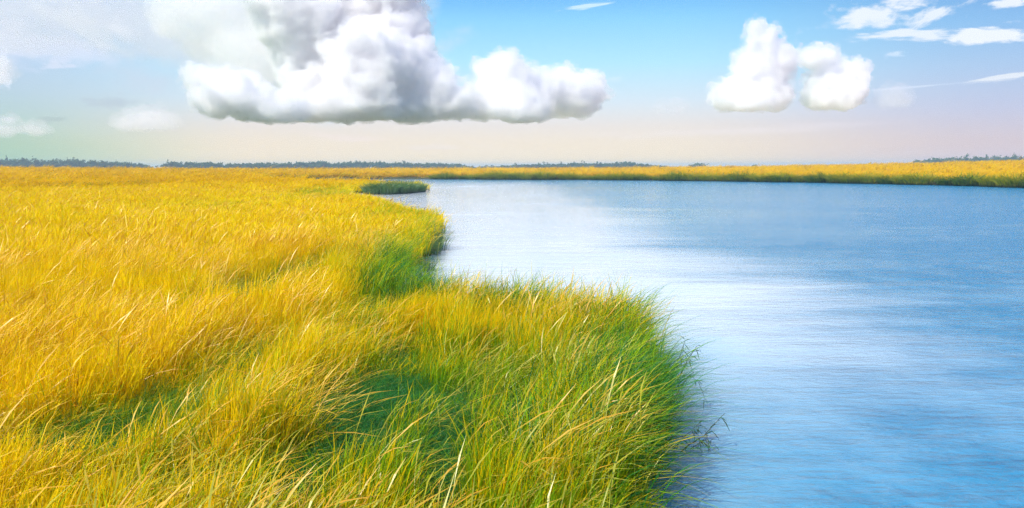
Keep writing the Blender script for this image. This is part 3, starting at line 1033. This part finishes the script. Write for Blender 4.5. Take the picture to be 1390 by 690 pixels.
def leaf_cards(c, rx, ry, rz, n, size, rng=R):
    """n small leaf sprays filling a crown, denser towards its outside, arranged in clumps"""
    k = max(5, n // 22)
    cc = rng.normal(0, 1, (k, 3))
    cc /= np.linalg.norm(cc, axis=1)[:, None]
    cc *= rng.uniform(.45, .95, (k, 1))
    w_ = rng.integers(0, k, n)
    p = cc[w_] + rng.normal(0, .17, (n, 3))
    p = p * [rx, ry, rz] + c
    a = rng.normal(0, 1, (n, 3))
    a /= np.linalg.norm(a, axis=1)[:, None]
    b_ = np.cross(a, rng.normal(0, 1, (n, 3)))
    b_ /= np.linalg.norm(b_, axis=1)[:, None]
    s_ = size * rng.uniform(.6, 1.4, (n, 1))
    V = np.stack([p - a * s_, p - b_ * s_ * .6, p + a * s_, p + b_ * s_ * .6], 1).reshape(-1, 3)
    F = np.arange(n * 4).reshape(n, 4)
    return V, F


def trunk_mesh(x, y, z, h, r, bend, limbs, rng=R):
    """tapered trunk with limbs, five-sided"""
    V, F = [], []

    def tube(pts, rs):
        o = len(V)
        for p_, r_ in zip(pts, rs):
            for q in range(5):
                an = q * 2 * math.pi / 5
                V.append((p_[0] + r_ * math.cos(an), p_[1] + r_ * math.sin(an), p_[2]))
        for i in range(len(pts) - 1):
            for q in range(5):
                F.append((o + i * 5 + q, o + i * 5 + (q + 1) % 5, o + (i + 1) * 5 + (q + 1) % 5, o + (i + 1) * 5 + q))
    P = [(x + bend * math.sin(t_ * 2.2), y, z + h * t_) for t_ in (0, .3, .6, 1)]
    tube(P, [r, r * .8, r * .6, r * .3])
    for _ in range(limbs):
        f_ = rng.uniform(.55, .95)
        an = rng.uniform(0, 6.28)
        l_ = h * .28
        b0 = (x + bend * math.sin(f_ * 2.2), y, z + h * f_)
        tube([b0, (b0[0] + math.cos(an) * l_ * .6, b0[1] + math.sin(an) * l_ * .6, b0[2] + l_ * .3), (b0[0] + math.cos(an) * l_, b0[1] + math.sin(an) * l_, b0[2] + l_ * .6)], [r * .4, r * .25, r * .1])
    return np.array(V), np.array(F)


def horizon_y(px):
    return 226.5 - (px - 695) * math.tan(rad(ROLL))


def wood(label, xs, tops, D=1250.0, floor=0.35, per=2.6, fill=1.0):
    """an unbroken belt of trees; xs / tops give its skyline in the picture"""
    Vs, Fs, o = [], [], 0
    px = xs[0]
    while px < xs[-1]:
        for row in range(2):
            if R.random() > fill:
                continue
            pj = px + R.uniform(-3, 3)
            dd = D + row * 26 + R.uniform(-8, 8)
            top = CAM_H + (horizon_y(pj) - np.interp(pj, xs, tops)) * dd / FPX
            h = (top - floor) * R.uniform(.92, 1.12) * (1.0 if R.random() > .06 else 1.12)
            X_ = (pj - 695) / FPX * dd
            wdt = R.uniform(4.0, 7.5)
            V, F = leaf_cards(np.array([X_, dd, floor + h * .52]), wdt, wdt, h * .50, 170, 1.15)
            Vs.append(V); Fs.append(F + o); o += len(V)
        px += per * R.uniform(.6, 1.4)
    return link('distant_wood', make_mesh('distant_wood', np.vstack(Vs), np.vstack(Fs), mat=M_leaf), kind='stuff', label=label)


wood('blue grey wood on the horizon at the far left of the marsh', [-60, 0, 50, 100, 125, 150, 180, 200, 208], [219, 218, 217, 218, 219, 220, 221.5, 224, 226.5])
wood('long blue grey wood on the horizon left of the river', [226, 235, 280, 300, 330, 350, 400, 440, 450, 470, 520, 580, 620, 634],
     [222.5, 221, 220.5, 222, 223, 222, 222, 219.5, 223, 220.5, 221, 222.5, 223.5, 226])
wood('wood of mixed tall and low trees on the horizon beyond the river bend', [676, 700, 740, 760, 800, 830, 850, 862, 885, 905],
     [226, 224.5, 223.5, 223, 222.5, 222, 220.5, 222.5, 224.5, 226.5])
wood('sparse thin belt of trees in the gap of the horizon wood', [634, 655, 678], [227, 226.8, 226.5], fill=.4)
wood('green wood rising over the golden field at the far right', [1238, 1262, 1285, 1320, 1345, 1400, 1450], [219, 216.5, 215.5, 213.6, 214.4, 212.4, 213])


def tree(name, px, top, width, label, D=1245.0, cat='tree', trunk_r=.22, crown_lo=.35, group=None, n=120, size=.8, floor=.35):
    X_ = (px - 695) / FPX * D
    h = CAM_H + (horizon_y(px) - top) * D / FPX - floor
    root = link(name, None, label=label, category=cat)
    if group:
        root['group'] = group
    root.location = (X_, D, floor)
    V, F = trunk_mesh(0, 0, -.2, h * .9, trunk_r, R.uniform(-.3, .3), 5)
    link('trunk', make_mesh('trunk', V, F, mat=M_bark), root)
    V, F = leaf_cards(np.array([0, 0, h * (1 + crown_lo) / 2]), width / 2, width / 2, h * (1 - crown_lo) / 2, n, size)
    link('crown', make_mesh('crown', V, F, mat=M_leaf), root)
    return root


tree('shade_tree', 946, 221.6, 26, 'round low tree alone on the horizon right of the wood', crown_lo=.05, n=420, size=1.0)
tree('shade_tree', 936, 223.6, 14, 'small tree leaning against the left of the lone round tree', crown_lo=.1, n=160)
tree('shade_tree', 1022, 223.4, 12, 'tiny round tree standing alone farthest right on the open horizon', crown_lo=.05, n=180)
tree('pine_tree', 231, 217.6, 6.5, 'tall ragged pine at the left end of the long wood', n=70)
tree('pine_tree', 240, 218.6, 6, 'second ragged pine just right of the tallest at the left wood end', n=60)
tree('pine_tree', 216, 224.2, 5, 'small pine alone in the gap between the two left woods', n=50)
tree('pine_tree', 108, 216.2, 8, 'tall tree crown poking above the far left wood', n=90)
tree('pine_tree', 441, 217.6, 8, 'tall crown standing above the long wood near its middle', n=100)
for k, (px_, tp, lb) in enumerate([(700, 221.2, 'leftmost thin pine rising above the wood beyond the river bend'), (738, 219.6, 'thin pine second from left above the wood beyond the bend'),
                                   (743, 220.4, 'short pine close by the second pine above the far wood'), (762, 218.4, 'tall slim pine above the middle of the far wood beyond the bend'),
                                   (778, 218.8, 'flat topped pine right of the tall slim pine on the horizon'), (791, 217.4, 'tallest wispy pine over the right half of the far wood'),
                                   (810, 219.2, 'rightmost thin pine before the round crown of the far wood')]):
    tree('pine_tree', px_, tp, 5.5, lb, crown_lo=.6, n=46, size=.7)
for px_, tp, lb in [(642, 224.6, 'first scattered small tree in the gap of the horizon wood'), (651, 225.2, 'second scattered small tree in the horizon gap'),
                    (660, 224.4, 'third scattered small tree in the horizon gap'), (669, 224.0, 'fourth scattered small tree beside the pine wood')]:
    tree('shade_tree', px_, tp, 6, lb, n=60)

# ------------------------------------------------------------------ air
M_haze, t = material('pale air')
pv = t.n('ShaderNodeVolumePrincipled')
pv.inputs['Density'].default_value = 2.6e-4
pv.inputs['Color'].default_value = (.70, .87, 1.0, 1)
pv.inputs['Anisotropy'].default_value = 0.0
t.t.links.new(pv.outputs[0], t.n('ShaderNodeOutputMaterial').inputs['Volume'])
hb = bmesh.new()
bmesh.ops.create_cube(hb, size=1.0)
for v_ in hb.verts:
    v_.co = Vector((v_.co.x * 13000, v_.co.y * 13000, -2.6 if v_.co.z < 0 else 24.0))
hm = bpy.data.meshes.new('haze')
hb.to_mesh(hm)
hb.free()
hm.materials.append(M_haze)
link('haze', hm, kind='stuff', label='thin blue haze lying over the marsh')
